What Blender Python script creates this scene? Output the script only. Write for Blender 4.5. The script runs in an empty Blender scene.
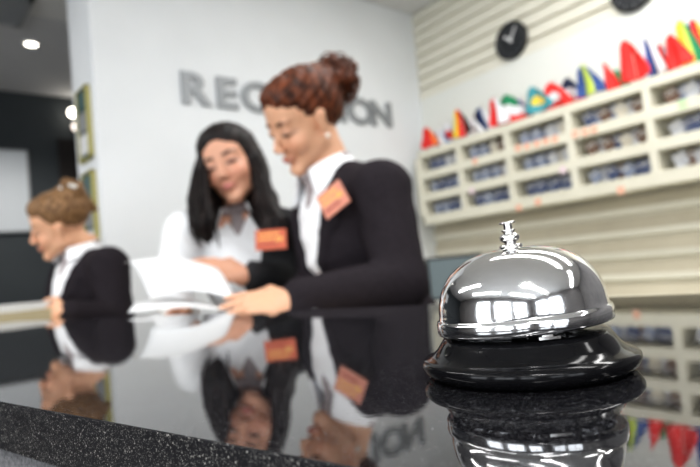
import bpy, bmesh, math, random
import numpy as np
from mathutils import Vector, Matrix
random.seed(7); rng = np.random.default_rng(5)
PI = math.pi
SC = bpy.context.scene
COL = SC.collection
# ------------------------------------------------------------------ camera model
F_PX = 572.0; ROLL = math.radians(5.5); PITCH = math.radians(3.5)
CAM_Z = 1.167; CT = 1.12            # eye height, counter top height
YAW = math.radians(-40.1)           # authoring frame (x right, y away) -> world
CY, SY = math.cos(YAW), math.sin(YAW)
def ray(px, py):
    dx, dy = px-350, py-233.5
    x = dx*math.cos(ROLL)-dy*math.sin(ROLL); y = dx*math.sin(ROLL)+dy*math.cos(ROLL)
    dep = F_PX*math.cos(PITCH)+y*math.sin(PITCH)
    up = F_PX*math.sin(PITCH)-y*math.cos(PITCH)
    return np.array([x/dep, 1.0, up/dep])
def J(px, py, D):                   # survey: sight line -> point at depth D (authoring frame)
    r = ray(px, py)*D; r[2] += CAM_Z; return r
def Jz(px, py, z):
    r = ray(px, py); return J(px, py, (z-CAM_Z)/r[2])
def W(p):                           # authoring frame -> world
    return Vector((p[0]*CY-p[1]*SY, p[0]*SY+p[1]*CY, p[2]))
XR, YR = 2.985, 2.627          # slatted wall plane (in its own frame), reception wall plane
WROT = Matrix.Translation((XR, YR, 0)) @ Matrix.Rotation(math.radians(-4.0), 4, 'Z') @ Matrix.Translation((-XR, -YR, 0))
WINV = WROT.inverted(); WORG = WINV @ Vector((0, 0, 0))
def onX(px, py, X):                 # sight line -> point on a plane of the slatted wall's frame
    w = WINV.to_3x3() @ W(ray(px, py)); t = (X-WORG.x)/w.x; return Vector((X, WORG.y+w.y*t, CAM_Z+w.z*t))
def onXE(px, py, X):
    w = W(ray(px, py)); t = X/w.x; return Vector((X, w.y*t, CAM_Z+w.z*t))
ONWALL = []
def onY(px, py, Y):
    w = W(ray(px, py)); t = Y/w.y; return Vector((w.x*t, Y, CAM_Z+w.z*t))
def onZ(px, py, z):
    w = W(ray(px, py)); t = (z-CAM_Z)/w.z; return Vector((w.x*t, w.y*t, z))
# ------------------------------------------------------------------ materials
def mat(name, col, rough=.5, metal=0., emit=None, es=0., spec=None, **kw):
    m = bpy.data.materials.new(name); m.use_nodes = True
    b = m.node_tree.nodes['Principled BSDF']
    b.inputs['Base Color'].default_value = (*col, 1); b.inputs['Roughness'].default_value = rough
    b.inputs['Metallic'].default_value = metal
    if spec is not None: b.inputs['Specular IOR Level'].default_value = spec
    if emit: b.inputs['Emission Color'].default_value = (*emit, 1); b.inputs['Emission Strength'].default_value = es
    for k, v in kw.items(): b.inputs[k.replace('_', ' ')].default_value = v
    return m
def noisy(name, c1, c2, scale, rough=.5, metal=0, bump=0., detail=4, lo=.3, hi=.7, stretch=None, coord='Object', **kw):
    m = mat(name, c1, rough, metal, **kw); nt = m.node_tree; b = nt.nodes['Principled BSDF']
    tc = nt.nodes.new('ShaderNodeTexCoord'); n = nt.nodes.new('ShaderNodeTexNoise')
    mp = nt.nodes.new('ShaderNodeMapping')
    if stretch: mp.inputs['Scale'].default_value = stretch
    nt.links.new(tc.outputs[coord], mp.inputs[0]); nt.links.new(mp.outputs[0], n.inputs['Vector'])
    n.inputs['Scale'].default_value = scale; n.inputs['Detail'].default_value = detail
    r = nt.nodes.new('ShaderNodeValToRGB'); r.color_ramp.elements[0].position = lo; r.color_ramp.elements[1].position = hi
    r.color_ramp.elements[0].color = (*c1, 1); r.color_ramp.elements[1].color = (*c2, 1)
    nt.links.new(n.outputs['Fac'], r.inputs[0]); nt.links.new(r.outputs[0], b.inputs['Base Color'])
    if bump:
        bp = nt.nodes.new('ShaderNodeBump'); bp.inputs['Strength'].default_value = bump; bp.inputs['Distance'].default_value = .004
        nt.links.new(n.outputs['Fac'], bp.inputs['Height']); nt.links.new(bp.outputs[0], b.inputs['Normal'])
    return m
M = {}
M['wall'] = noisy('wall_paint', (.78, .80, .815), (.82, .84, .855), 3, .85)
M['lobby'] = noisy('lobby_paint', (.16, .16, .16), (.22, .21, .21), 2, .85)
M['slat'] = noisy('cream_slats', (.74, .715, .61), (.80, .775, .67), 5, .55, stretch=(1, 1, 12))
M['slatshade'] = noisy('slat_shade', (.56, .51, .40), (.62, .57, .45), 6, .7)  # darker slat tone, paints in the shadow lines and shaded slopes
M['band'] = mat('white_board', (.78, .79, .74), .6)
M['rack'] = noisy('cream_laminate', (.71, .68, .56), (.76, .73, .61), 6, .5)
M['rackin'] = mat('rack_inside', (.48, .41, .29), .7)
M['dark'] = noisy('charcoal_paint', (.042, .050, .056), (.052, .060, .066), 2, .7)
M['dceil'] = noisy('grey_ceiling', (.60, .605, .62), (.64, .645, .66), 3, .8)
M['ceil'] = noisy('white_ceiling', (.74, .74, .73), (.78, .78, .77), 3, .9)
M['floor'] = noisy('floor_tile', (.23, .22, .21), (.31, .30, .285), 5, .35)
M['black'] = mat('black_satin', (.012, .012, .013), .35)
M['white'] = mat('white_gloss', (.85, .85, .85), .4)
M['paper'] = noisy('white_paper', (.76, .77, .78), (.80, .81, .82), 12, .7)
M['grey'] = mat('grey_plastic', (.32, .33, .34), .45)
M['letter'] = mat('brushed_grey_letters', (.30, .315, .33), .45, .15)
M['yellow'] = mat('yellow_edge', (.42, .38, .14), .5)
M['teal'] = mat('teal_panel', (.10, .17, .17), .3)
M['lamp'] = mat('lamp_glow', (1, 1, 1), .5, emit=(1, .93, .80), es=14)
M['panel'] = mat('ceiling_panel_glow', (1, 1, 1), .5, emit=(1, .98, .95), es=2.5)
M['woodd'] = noisy('beech_worktop', (.50, .42, .26), (.58, .49, .31), 4, .45, stretch=(1, 8, 1))
M['navyfab'] = noisy('charcoal_wool', (.020, .0165, .020), (.030, .025, .030), 160, .85, bump=.15, spec=.12)
M['shirt'] = noisy('white_cotton', (.90, .91, .93), (.95, .96, .98), 25, .75, bump=.2)
M['scarf'] = noisy('taupe_scarf', (.27, .235, .24), (.40, .35, .355), 60, .8, bump=.2)
M['tagm'] = mat('orange_badge', (.62, .13, .055), .4)
M['tagp'] = mat('pale_orange_badge', (.66, .27, .19), .45)
M['tagy'] = mat('badge_yellow_print', (.85, .48, .12), .4)
M['tagd'] = mat('badge_dark_print', (.33, .05, .03), .4)
M['shoe'] = mat('black_leather', (.01, .01, .01), .25)
M['pearl'] = mat('pearl', (.85, .83, .78), .15, .2)
M['silver'] = mat('silver', (.8, .8, .8), .15, 1)
M['eye'] = mat('eye_white', (.70, .66, .63), .2)
M['lash'] = mat('dark_lashes', (.03, .018, .014), .6)
# chrome
M['chrome'] = noisy('polished_chrome', (.78, .78, .79), (.86, .86, .87), 30, .07, 1.0)
def chrome_tune(m):
    nt = m.node_tree; b = nt.nodes['Principled BSDF']; tc = nt.nodes.new('ShaderNodeTexCoord')
    n = nt.nodes.new('ShaderNodeTexNoise'); n.inputs['Scale'].default_value = 55; n.inputs['Detail'].default_value = 6
    r = nt.nodes.new('ShaderNodeMapRange'); r.inputs[1].default_value = .35; r.inputs[2].default_value = .75
    r.inputs[3].default_value = .06; r.inputs[4].default_value = .14
    nt.links.new(tc.outputs['Object'], n.inputs['Vector']); nt.links.new(n.outputs['Fac'], r.inputs[0]); nt.links.new(r.outputs[0], b.inputs['Roughness'])
    # fine dust specks
    n2 = nt.nodes.new('ShaderNodeTexNoise'); n2.inputs['Scale'].default_value = 1400; n2.inputs['Detail'].default_value = 1
    bp = nt.nodes.new('ShaderNodeBump'); bp.inputs['Strength'].default_value = .035; bp.inputs['Distance'].default_value = .0004
    nt.links.new(tc.outputs['Object'], n2.inputs['Vector']); nt.links.new(n2.outputs['Fac'], bp.inputs['Height']); nt.links.new(bp.outputs[0], b.inputs['Normal'])
chrome_tune(M['chrome'])
M['chromefine'] = mat('chrome_knob', (.85, .84, .83), .06, 1)
M['bellbase'] = noisy('black_enamel', (.006, .006, .007), (.008, .008, .009), 90, .11, spec=.22)
# granite
def granite(name, rough, fleck):
    m = mat(name, (.012, .012, .014), rough, spec=.75); nt = m.node_tree; b = nt.nodes['Principled BSDF']
    tc = nt.nodes.new('ShaderNodeTexCoord')
    def vor(sc, p0, p1, c):
        v = nt.nodes.new('ShaderNodeTexVoronoi'); v.inputs['Scale'].default_value = sc
        nt.links.new(tc.outputs['Object'], v.inputs['Vector'])
        s = nt.nodes.new('ShaderNodeSeparateColor'); nt.links.new(v.outputs['Color'], s.inputs[0])
        r = nt.nodes.new('ShaderNodeValToRGB'); e = r.color_ramp.elements
        e[0].position = p0; e[0].color = (0, 0, 0, 1); e[1].position = p1; e[1].color = (*c, 1)
        nt.links.new(s.outputs[0], r.inputs[0])
        g = nt.nodes.new('ShaderNodeMapRange'); g.inputs[1].default_value = .25; g.inputs[2].default_value = .6
        g.inputs[3].default_value = 1; g.inputs[4].default_value = 0
        nt.links.new(v.outputs['Distance'], g.inputs[0])
        mx = nt.nodes.new('ShaderNodeMix'); mx.data_type = 'RGBA'; mx.blend_type = 'MULTIPLY'; mx.inputs[0].default_value = 1
        nt.links.new(r.outputs[0], mx.inputs[6]); nt.links.new(g.outputs[0], mx.inputs[7])
        return mx.outputs[2]
    a = vor(2500, .70, 1.0, fleck); c = vor(1300, .90, 1.0, tuple(x*1.2 for x in fleck))
    ad = nt.nodes.new('ShaderNodeMix'); ad.data_type = 'RGBA'; ad.blend_type = 'ADD'; ad.inputs[0].default_value = 1
    nt.links.new(a, ad.inputs[6]); nt.links.new(c, ad.inputs[7])
    ad2 = nt.nodes.new('ShaderNodeMix'); ad2.data_type = 'RGBA'; ad2.blend_type = 'ADD'; ad2.inputs[0].default_value = 1
    ad2.inputs[7].default_value = (.008, .008, .010, 1); nt.links.new(ad.outputs[2], ad2.inputs[6])
    nt.links.new(ad2.outputs[2], b.inputs['Base Color'])
    n = nt.nodes.new('ShaderNodeTexNoise'); n.inputs['Scale'].default_value = 260; n.inputs['Detail'].default_value = 3
    nt.links.new(tc.outputs['Object'], n.inputs['Vector'])
    bp = nt.nodes.new('ShaderNodeBump'); bp.inputs['Strength'].default_value = .007; bp.inputs['Distance'].default_value = .001
    nt.links.new(n.outputs['Fac'], bp.inputs['Height']); nt.links.new(bp.outputs[0], b.inputs['Normal'])
    return m
M['granite'] = granite('black_granite', .028, (.15, .15, .155)); M['granite'].node_tree.nodes['Principled BSDF'].inputs['IOR'].default_value = 1.62
M['graniteedge'] = granite('black_granite_edge', .40, (.28, .27, .25))
M['graniteedge'].node_tree.nodes['Principled BSDF'].inputs['Specular IOR Level'].default_value = .25
M['greylam'] = noisy('grey_speckled_panel', (.075, .075, .08), (.16, .16, .165), 700, .7, detail=2)
def skinmat(name):
    m = mat(name, (.7, .45, .35), .48); nt = m.node_tree; b = nt.nodes['Principled BSDF']
    a = nt.nodes.new('ShaderNodeVertexColor'); a.layer_name = 'Col'
    nt.links.new(a.outputs[0], b.inputs['Base Color'])
    b.inputs['Subsurface Weight'].default_value = .12; b.inputs['Subsurface Radius'].default_value = (.012, .005, .003)
    return m
M['skin'] = skinmat('skin')
def hairmat(name, c1, c2, sc=70, stretch=(1, 1, .15)):
    m = noisy(name, c1, c2, sc, .52, bump=.5, stretch=stretch, lo=.35, hi=.68, spec=.3); return m
M['hair_red'] = hairmat('auburn_hair', (.022, .007, .004), (.19, .055, .022), 90, (1, 1, .4))
M['hair_black'] = hairmat('black_hair', (.004, .0035, .004), (.022, .014, .013))
M['hair_blond'] = hairmat('light_brown_hair', (.09, .045, .02), (.33, .19, .09), 150, (1, 1, .35))
# ------------------------------------------------------------------ object helpers
def tag(o, label=None, cat=None, group=None, kind=None):
    if label: o['label'] = label
    if cat: o['category'] = cat
    if group: o['group'] = group
    if kind: o['kind'] = kind
    return o
def empty(name, loc, rz=0., label=None, cat=None, group=None):
    o = bpy.data.objects.new(name, None); COL.objects.link(o); o.location = loc; o.rotation_euler = (0, 0, rz); o.empty_display_size = .05
    return tag(o, label, cat, group)
def meshobj(name, bm, m, parent=None, loc=(0, 0, 0), rz=0., smooth=False, bevel=0., bseg=2):
    bmesh.ops.recalc_face_normals(bm, faces=bm.faces)
    me = bpy.data.meshes.new(name); bm.to_mesh(me); bm.free()
    for mm in (m if isinstance(m, (list, tuple)) else [m]): me.materials.append(mm)
    if smooth:
        for p in me.polygons: p.use_smooth = True
    o = bpy.data.objects.new(name, me); COL.objects.link(o); o.location = loc; o.rotation_euler = (0, 0, rz)
    if parent: o.parent = parent
    if bevel:
        md = o.modifiers.new('bev', 'BEVEL'); md.width = bevel; md.segments = bseg; md.limit_method = 'ANGLE'
    return o
def bx(bm, x0, x1, y0, y1, z0, z1, mi=0, mtx=None):
    v = [bm.verts.new((x, y, z)) for x in (x0, x1) for y in (y0, y1) for z in (z0, z1)]
    if mtx is not None:
        for q in v: q.co = mtx @ q.co
    for f in ((0, 1, 3, 2), (4, 6, 7, 5), (0, 4, 5, 1), (2, 3, 7, 6), (0, 2, 6, 4), (1, 5, 7, 3)):
        fc = bm.faces.new([v[i] for i in f]); fc.material_index = mi
def box(name, x0, x1, y0, y1, z0, z1, m, parent=None, **kw):
    bm = bmesh.new(); bx(bm, x0, x1, y0, y1, z0, z1); return meshobj(name, bm, m, parent, **kw)
def lathe(bm, prof, n=64, axis='z', c=(0, 0, 0), mi=0):
    rings = []
    for r, h in prof:
        ring = []
        if r < 1e-6:
            p = (0, 0, h) if axis == 'z' else (-h, 0, 0) if axis == '-x' else (0, h, 0)
            ring = [bm.verts.new((p[0]+c[0], p[1]+c[1], p[2]+c[2]))]
        else:
            for i in range(n):
                a = 2*PI*i/n; u, v = r*math.cos(a), r*math.sin(a)
                p = (u, v, h) if axis == 'z' else (-h, u, v) if axis == '-x' else (u, h, v)
                ring.append(bm.verts.new((p[0]+c[0], p[1]+c[1], p[2]+c[2])))
        rings.append(ring)
    for a, b in zip(rings[:-1], rings[1:]):
        if len(a) == 1 and len(b) == 1: continue
        for i in range(n):
            j = (i+1) % n
            if len(a) == 1: f = bm.faces.new((a[0], b[i], b[j]))
            elif len(b) == 1: f = bm.faces.new((a[i], a[j], b[0]))
            else: f = bm.faces.new((a[i], a[j], b[j], b[i]))
            f.material_index = mi
def tube(bm, pts, r, n=8, mi=0):
    pts = [Vector(p) for p in pts]; rr = r if isinstance(r, (list, tuple)) else [r]*len(pts)
    rings = []
    for i, p in enumerate(pts):
        d = (pts[min(i+1, len(pts)-1)]-pts[max(i-1, 0)]).normalized()
        u = d.cross(Vector((0, 0, 1)));
        if u.length < 1e-3: u = d.cross(Vector((1, 0, 0)))
        u.normalize(); v = d.cross(u)
        rings.append([bm.verts.new(p+rr[i]*(u*math.cos(2*PI*k/n)+v*math.sin(2*PI*k/n))) for k in range(n)])
    for a, b in zip(rings[:-1], rings[1:]):
        for i in range(n):
            f = bm.faces.new((a[i], a[(i+1) % n], b[(i+1) % n], b[i])); f.material_index = mi
    bm.faces.new(rings[0]).material_index = mi; bm.faces.new(list(reversed(rings[-1]))).material_index = mi
# ------------------------------------------------------------------ room shell
XL, YB, YF, HC = -3.2, -3.6, 5.3, 2.9
XE = .797                     # free end of the reception wall
S = lambda o: tag(o, kind='structure')
S(box('floor', XL-.2, XR+.2, YB-.2, YF+.2, -.08, 0, M['floor']))
bm = bmesh.new(); bx(bm, XL-.2, XR+.2, YB-.2, 3.78, HC, HC+.1, 0); bx(bm, XL-.2, XR+.2, 3.78, YF+.2, HC, HC+.1, 1)
S(meshobj('ceiling', bm, [M['ceil'], M['dceil']]))
S(box('wall_reception', XE, XR, YR, YR+.35, 0, HC, M['wall'], bevel=.006))
S(box('wall_far', XL-.1, XR+.2, YF, YF+.15, 0, HC, M['dark']))
# slatted right wall
bm = bmesh.new(); bx(bm, XR, XR+.15, YB, .1, 0, HC, 1); bx(bm, XR, XR+.15, .1, YF, 0, HC)
def slats(z0, z1, pitch=.082, tl=0):
    n = int(round((z1-z0)/pitch)); p = (z1-z0)/n
    for i in range(n):
        a = z0+i*p; b = a+p
        pr = [(XR+.002, a), (XR-.004, a), (XR-.026, a+.012), (XR-.024, a+p*.35), (XR-.012, b-.012), (XR+.002, b-.006)] if tl else [(XR+.004, a), (XR-.020, a+.001), (XR-.022, a+.004), (XR-.018, b-.019), (XR-.002, b-.017), (XR+.004, b-.016)]
        v0 = [bm.verts.new((x, YR, z)) for x, z in pr]; v1 = [bm.verts.new((x, .1, z)) for x, z in pr]
        for k in range(len(pr)-1): bm.faces.new((v0[k], v0[k+1], v1[k+1], v1[k])).material_index = 2 if (k >= 3) else 0  # rear faces of each slat get the painted shade tone
BT = onX(606, 21, XR-.02).z; RT_ = onX(418, 152.5, XR-.2).z; RB_ = onX(420.5, 226, XR-.2).z
slats(.0, RB_, .105, 1); slats(BT, HC)
ONWALL.append(S(meshobj('wall_right', bm, [M['slat'], M['lobby'], M['slatshade']])))
ONWALL.append(S(box('trim_1', XR-.022, XR+.002, .1, YR, RB_, BT, M['band'])))
# lobby walls with windows behind the photographer
def window_wall(name, along, fixed, a0, a1, openings, z0, z1, thick, m):
    bm = bmesh.new()
    def seg(p, q, za, zb):
        if along == 'x': bx(bm, p, q, fixed-thick, fixed, za, zb)
        else: bx(bm, fixed-thick, fixed, p, q, za, zb)
    cur = a0
    for p, q in openings:
        seg(cur, p, 0, HC); seg(p, q, 0, z0); seg(p, q, z1, HC); cur = q
    seg(cur, a1, 0, HC); return S(meshobj(name, bm, m))
wb = [(-2.6, -1.35), (-1.15, .1)]
wl = [(-2.9, -1.5), (-1.2, .2), (.6, 1.9)]
window_wall('wall_back', 'x', YB, XL-.1, XR+.2, wb, .75, 2.45, .15, M['lobby'])
window_wall('wall_left', 'y', XL, YB, YF, wl, .75, 2.45, .15, M['lobby'])
wi = 0
for al, fx, ops in (('x', YB, wb), ('y', XL, wl)):
    for p, q in ops:
        wi += 1; bm = bmesh.new(); mid = (p+q)/2; t = .05
        for (u0, u1, za, zb) in ((p, p+t, .75, 2.45), (q-t, q, .75, 2.45), (p, q, .75, .80), (p, q, 2.40, 2.45), (mid-.02, mid+.02, .75, 2.45), (p, q, 1.9, 1.94)):
            if al == 'x': bx(bm, u0, u1, fx-.10, fx-.05, za, zb)
            else: bx(bm, fx-.10, fx-.05, u0, u1, za, zb)
        S(meshobj('window_%d' % wi, bm, M['white']))
# ceiling fixtures
def downlight(p, label, r=.075):
    t = empty('downlight', p, 0, label, 'ceiling light')
    bm = bmesh.new(); lathe(bm, [(r, -.012), (r+.015, -.010), (r+.018, 0), (r, 0)], 32); meshobj('trim_ring', bm, M['white'], t, smooth=True)
    bm = bmesh.new(); lathe(bm, [(0, -.006), (r, -.008), (r, -.001), (0, -.001)], 32); meshobj('lens', bm, M['lamp'], t)
downlight(onZ(31, 43, HC), 'round white recessed downlight in the dark grey ceiling', .038)
def wall_globe(p, label, r):  # emissive globe on a short black mount
    t = empty('glow_globe', p, 0, label, 'wall light')
    bm = bmesh.new(); lathe(bm, [(0, 0), (r*.7, 0), (r*.7, -.05), (0, -.05)], 24, 'y'); meshobj('mount', bm, M['black'], t)
    bm = bmesh.new(); lathe(bm, [(0, -.052), (r*.9, -.056), (r, -.075), (r*.8, -.10), (0, -.115)], 24, 'y'); meshobj('globe', bm, M['lamp'], t, smooth=True)
wall_globe(onY(71, 115, YF-.001)+Vector((0, 0, 0)), 'brighter upper round globe glowing on the dark far wall', .042)
M['globe2'] = mat('globe_dim', (1, 1, 1), .5, emit=(.9, .78, .68), es=3)
t = empty('glow_globe', onY(74.5, 129, YF-.001), 0, 'dimmer lower round globe on the dark far wall', 'wall light')
bm = bmesh.new(); lathe(bm, [(0, 0), (.03, 0), (.03, -.05), (0, -.05)], 24, 'y'); meshobj('mount', bm, M['black'], t)
bm = bmesh.new(); lathe(bm, [(0, -.052), (.036, -.056), (.040, -.075), (.03, -.10), (0, -.112)], 24, 'y'); meshobj('globe', bm, M['globe2'], t, smooth=True)
# dark ceiling grille at the top left corner
g0 = onZ(4, 6, HC); t = empty('ceiling_grille', (g0.x-.16, g0.y, HC), 0, 'dark grey rectangular grille set in the grey ceiling, top left', 'grille')
bm = bmesh.new(); bx(bm, -.28, .28, -.20, -.17, -.03, 0); bx(bm, -.28, .28, .17, .20, -.03, 0); bx(bm, -.28, -.25, -.2, .2, -.03, 0); bx(bm, .25, .28, -.2, .2, -.03, 0)
meshobj('grille_frame', bm, M['grey'], t)
bm = bmesh.new()
for i in range(9): bx(bm, -.25, .25, -.165+i*.04, -.150+i*.04, -.022, -.004)
meshobj('louvre', bm, M['grey'], t)
# whiteboard and dark door on the far wall
a = onY(28, 150, YF-.03); b = onY(28, 232, YF-.03)
t = empty('whiteboard', (a.x-.45, YF, (a.z+b.z)/2), 0, 'pale grey whiteboard hanging on the charcoal far wall', 'whiteboard')
hh = (a.z-b.z)/2; M['wbd'] = mat('whiteboard_face', (.62, .65, .68), .4)
box('board_face', -.44, .44, -.028, -.004, -hh+.01, hh-.01, M['wbd'], t)
bm = bmesh.new()
for q in ((-.45, .45, hh-.015, hh), (-.45, .45, -hh, -hh+.015), (-.45, -.435, -hh, hh), (.435, .45, -hh, hh)): bx(bm, q[0], q[1], -.032, -.001, q[2], q[3])
meshobj('board_frame', bm, M['grey'], t)
a = onY(58, 150, YF-.02); M['door'] = noisy('dark_brown_door', (.010, .008, .008), (.020, .015, .014), 3, .5)
d = S(box('door_1', a.x, a.x+.85, YF-.035, YF, .0, 2.52, M['door'], bevel=.004))
bm = bmesh.new(); tube(bm, [(a.x+.07, YF-.04, 1.05), (a.x+.07, YF-.09, 1.05), (a.x+.19, YF-.09, 1.05)], .009); meshobj('door_handle', bm, M['silver'], d, smooth=True)
# leaflet racks on the end of the reception wall
def leaflet_rack(z0, z1, label):
    t = empty('leaflet_rack', (XE, YR+.15, z0), 0, label, 'leaflet rack', 'leaflet racks on the wall end'); h = z1-z0
    bm = bmesh.new()
    for q in ((-.085, .085, 0, .006), (-.085, .085, h-.006, h), (-.085, -.073, 0, h), (.077, .085, 0, h)): bx(bm, -.022, 0, q[0], q[1], q[2], q[3])
    meshobj('rack_frame', bm, M['yellow'], t)
    box('back_panel', -.008, -.001, -.077, .077, .012, h-.012, M['teal'], t)
    for i in range(3):
        z = .03+i*(h-.03)/3
        box('leaflet', -.018, -.0085, -.062, .062, z, z+(h/3)*.8, [M['white'], M['grey'], M['teal']][i], t)
a0 = onXE(86, 88, XE).z; a1 = onXE(86, 163, XE).z
leaflet_rack(a1, a0, 'upper narrow rack with yellow edges on the end of the white wall')
a0 = onXE(88, 174, XE).z; a1 = onXE(90, 262, XE).z
leaflet_rack(a1, a0, 'lower narrow rack with yellow edges on the end of the white wall')
# ------------------------------------------------------------------ RECEPTION letters
cx = {'R': 196, 'N': 380}
xr = onY(196, 87, YR).x; xn = onY(380.5, 114.5, YR).x; zr = onY(196, 104, YR).z
word = 'RECEPTION'; adv = [.74, .69, .73, .69, .69, .63, .40, .78, .74]
cent = []; s = 0
for w_ in adv: cent.append(s+w_/2); s += w_
cap = onY(185, 70.5, YR).z-onY(187, 103, YR).z
ordn = {'R': 'R, first letter', 'C': 'C, third letter', 'P': 'P, fifth letter', 'T': 'T, sixth letter', 'I': 'I, seventh letter', 'O': 'O, eighth letter', 'N': 'N, last letter'}
nE = 0
for i, ch in enumerate(word):
    cu = bpy.data.curves.new('l', 'FONT'); cu.body = ch; cu.size = 1; cu.extrude = .03; cu.offset = .034; cu.align_x = 'CENTER'; cu.resolution_u = 6
    to = bpy.data.objects.new('tmp', cu); COL.objects.link(to); bpy.context.view_layer.update()
    me = bpy.data.meshes.new_from_object(to.evaluated_get(bpy.context.evaluated_depsgraph_get())); bpy.data.objects.remove(to)
    n = len(me.vertices); co = np.empty(n*3, np.float32); me.vertices.foreach_get('co', co); co = co.reshape(-1, 3)
    if i == 0: k = cap/(co[:, 1].max()-co[:, 1].min())
    co[:, 0] -= (co[:, 0].max()+co[:, 0].min())/2; co[:, 2] += .03; co *= k; co[:, 0] *= 1.16
    me.vertices.foreach_set('co', co.ravel()); me.materials.clear(); me.materials.append(M['letter'])
    o = bpy.data.objects.new('sign_letter', me); COL.objects.link(o); o.rotation_euler = (PI/2, 0, 0)
    f = (cent[i]-cent[0])/(cent[-1]-cent[0])
    o.location = (xr+(xn-xr)*f, YR-.002, zr)
    if ch == 'E': nE += 1; lb = 'E, second letter' if nE == 1 else 'E, fourth letter'
    else: lb = ordn[ch]
    tag(o, 'grey raised capital %s of the RECEPTION sign on the white wall' % lb, 'letter', 'raised grey letters of the wall sign')
# ------------------------------------------------------------------ wall rack with cards
RX = XR-.2; RZ0 = RB_; RH = RT_-RB_; print('RACK', RZ0, RH)
divY = [onX(*q, RX).y for q in ((419, 170), (457.5, 150), (505.5, 136), (567, 118), (645.5, 95))]; dd_ = divY[3]-divY[4]; divY += [divY[4]-dd_, divY[4]-2*dd_]; print(divY)
kk = RH/.525; rows = [.067*kk, .222*kk, .377*kk]; ch_ = .098*kk
ONWALL.append(empty('card_rack', (RX, divY[0], RZ0), 0, 'long cream pigeonhole rack of three rows fixed to the slatted wall', 'rack')); t = ONWALL[-1]
L = divY[0]-divY[-1]
def rail(name, z0, z1, x0=0.0):
    return box(name, x0, .196, -L, .0, z0, z1, M['rack'], t, bevel=.003)
rail('bottom_board', 0, rows[0]); rail('shelf', rows[0]+ch_, rows[1]); rail('shelf', rows[1]+ch_, rows[2]); rail('top_board', rows[2]+ch_, RH)
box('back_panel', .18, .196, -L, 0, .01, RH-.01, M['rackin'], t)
for i, y in enumerate(divY):
    yy = y-divY[0]
    box('divider', .001, .195, yy-.018 if i else yy-.02, yy+.018 if i else yy+.03, rows[0]-.002, rows[2]+ch_+.002, M['rack'], t)
M['stick'] = mat('pale_orange_sticker', (.86, .50, .36), .6); M['stickg'] = mat('pale_green_sticker', (.55, .75, .42), .6); M['stickp'] = mat('pale_pink_sticker', (.83, .68, .72), .6)
for (px, py, m_) in ((475, 161, 'stick'), (518, 148, 'stick'), (527, 146, 'stick'), (537, 143.5, 'stick'), (546, 141, 'stick'), (555, 139, 'stick'), (575, 134, 'stick'), (585, 132, 'stick'), (594, 129.5, 'stick'), (563, 170, 'stickp'), (472, 191, 'stickp'), (519, 208, 'stick'), (538, 202, 'stick'), (621, 190.5, 'stick'), (683, 104, 'stickg')):
    p = onX(px, py, RX)
    o = box('sticker', -.003, 0, -.017, .017, -.018, .018, M[m_], t); o.location = (0, p.y-divY[0], p.z-RZ0)
cardcols = [('navy blue', (.075, .10, .20)), ('slate blue', (.27, .31, .42)), ('cream', (.62, .57, .47)), ('brown', (.17, .10, .07)), ('pale grey', (.50, .51, .54))]
cm = {n: mat('card_'+n.replace(' ', '_'), c, .45) for n, c in cardcols}
stripe = mat('card_stripe', (.72, .70, .66), .5)
protos = {}
def make_card(cn):
    bm = bmesh.new(); w, h, th = .056, .077, .004
    bx(bm, -th, 0, -w/2, w/2, 0, h); bx(bm, -th-.0012, -th+.0005, -w/2+.006, w/2-.006, h*.70, h*.82, 1)
    bx(bm, -th-.0012, -th+.0005, -w/2+.006, w/2-.022, h*.52, h*.57, 1)
    o = meshobj('key_card_sleeve', bm, [cm[cn], stripe]); return o
rown = ['bottom row', 'middle row', 'top row']; coln = ['first', 'second', 'third', 'fourth', 'fifth']
ncards = 0
for r_ in range(3):
    for c_ in range(5):
        y1 = divY[c_]-.082; y0 = divY[c_+1]+.024
        n = 7
        pref = ['navy blue', 'slate blue', 'navy blue', 'slate blue', 'brown', 'cream', 'pale grey'] if c_ < 3 else ['navy blue', 'slate blue', 'pale grey', 'brown', 'cream', 'pale grey', 'cream']
        lean = random.choice([-.42, -.34, -.50])
        for k in range(n):
            cn = random.choice(pref[:4] if (k < 4 or r_ == 0) else pref[2:])
            if cn not in protos: o = protos[cn] = make_card(cn)
            else:
                o = protos[cn].copy(); COL.objects.link(o)
            y = y1-(k+.5)*(y1-y0)/n
            sc = random.uniform(.84, .93)
            o.location = (RX+.045+.012*(k % 2)+random.uniform(0, .01), y, RZ0+rows[r_]+.0005+.031*math.sin(abs(lean))*sc)
            o.rotation_euler = (lean+random.uniform(-.06, .06), 0, random.uniform(-.12, .12)); o.scale = (1, 1, sc*.9)
            g = '%s sleeves in the %s, %s pigeonhole from the corner' % (cn, rown[r_], coln[c_])
            tag(o, '%s card sleeve leaning in %s, %s pigeonhole from the corner' % (cn, rown[r_], coln[c_]), 'card', g); ncards += 1; ONWALL.append(o)
# ------------------------------------------------------------------ table flags on the rack
fc = dict(r=(.78, .035, .03), w=(.80, .80, .82), b=(.035, .08, .26), n=(.012, .02, .06), g=(.02, .25, .11), y=(.85, .62, .05), k=(.01, .01, .01), t=(.07, .33, .38), o=(.85, .20, .05), p=(.16, .08, .35), l=(.22, .38, .62), e=(.55, .66, .10))
fm = {k: mat('flag_cloth_'+k, v, .75) for k, v in fc.items()}; fkeys = list(fc); fmats = [fm[k] for k in fkeys]
M['pole'] = mat('flag_pole', (.55, .5, .42), .3, .3)
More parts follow.
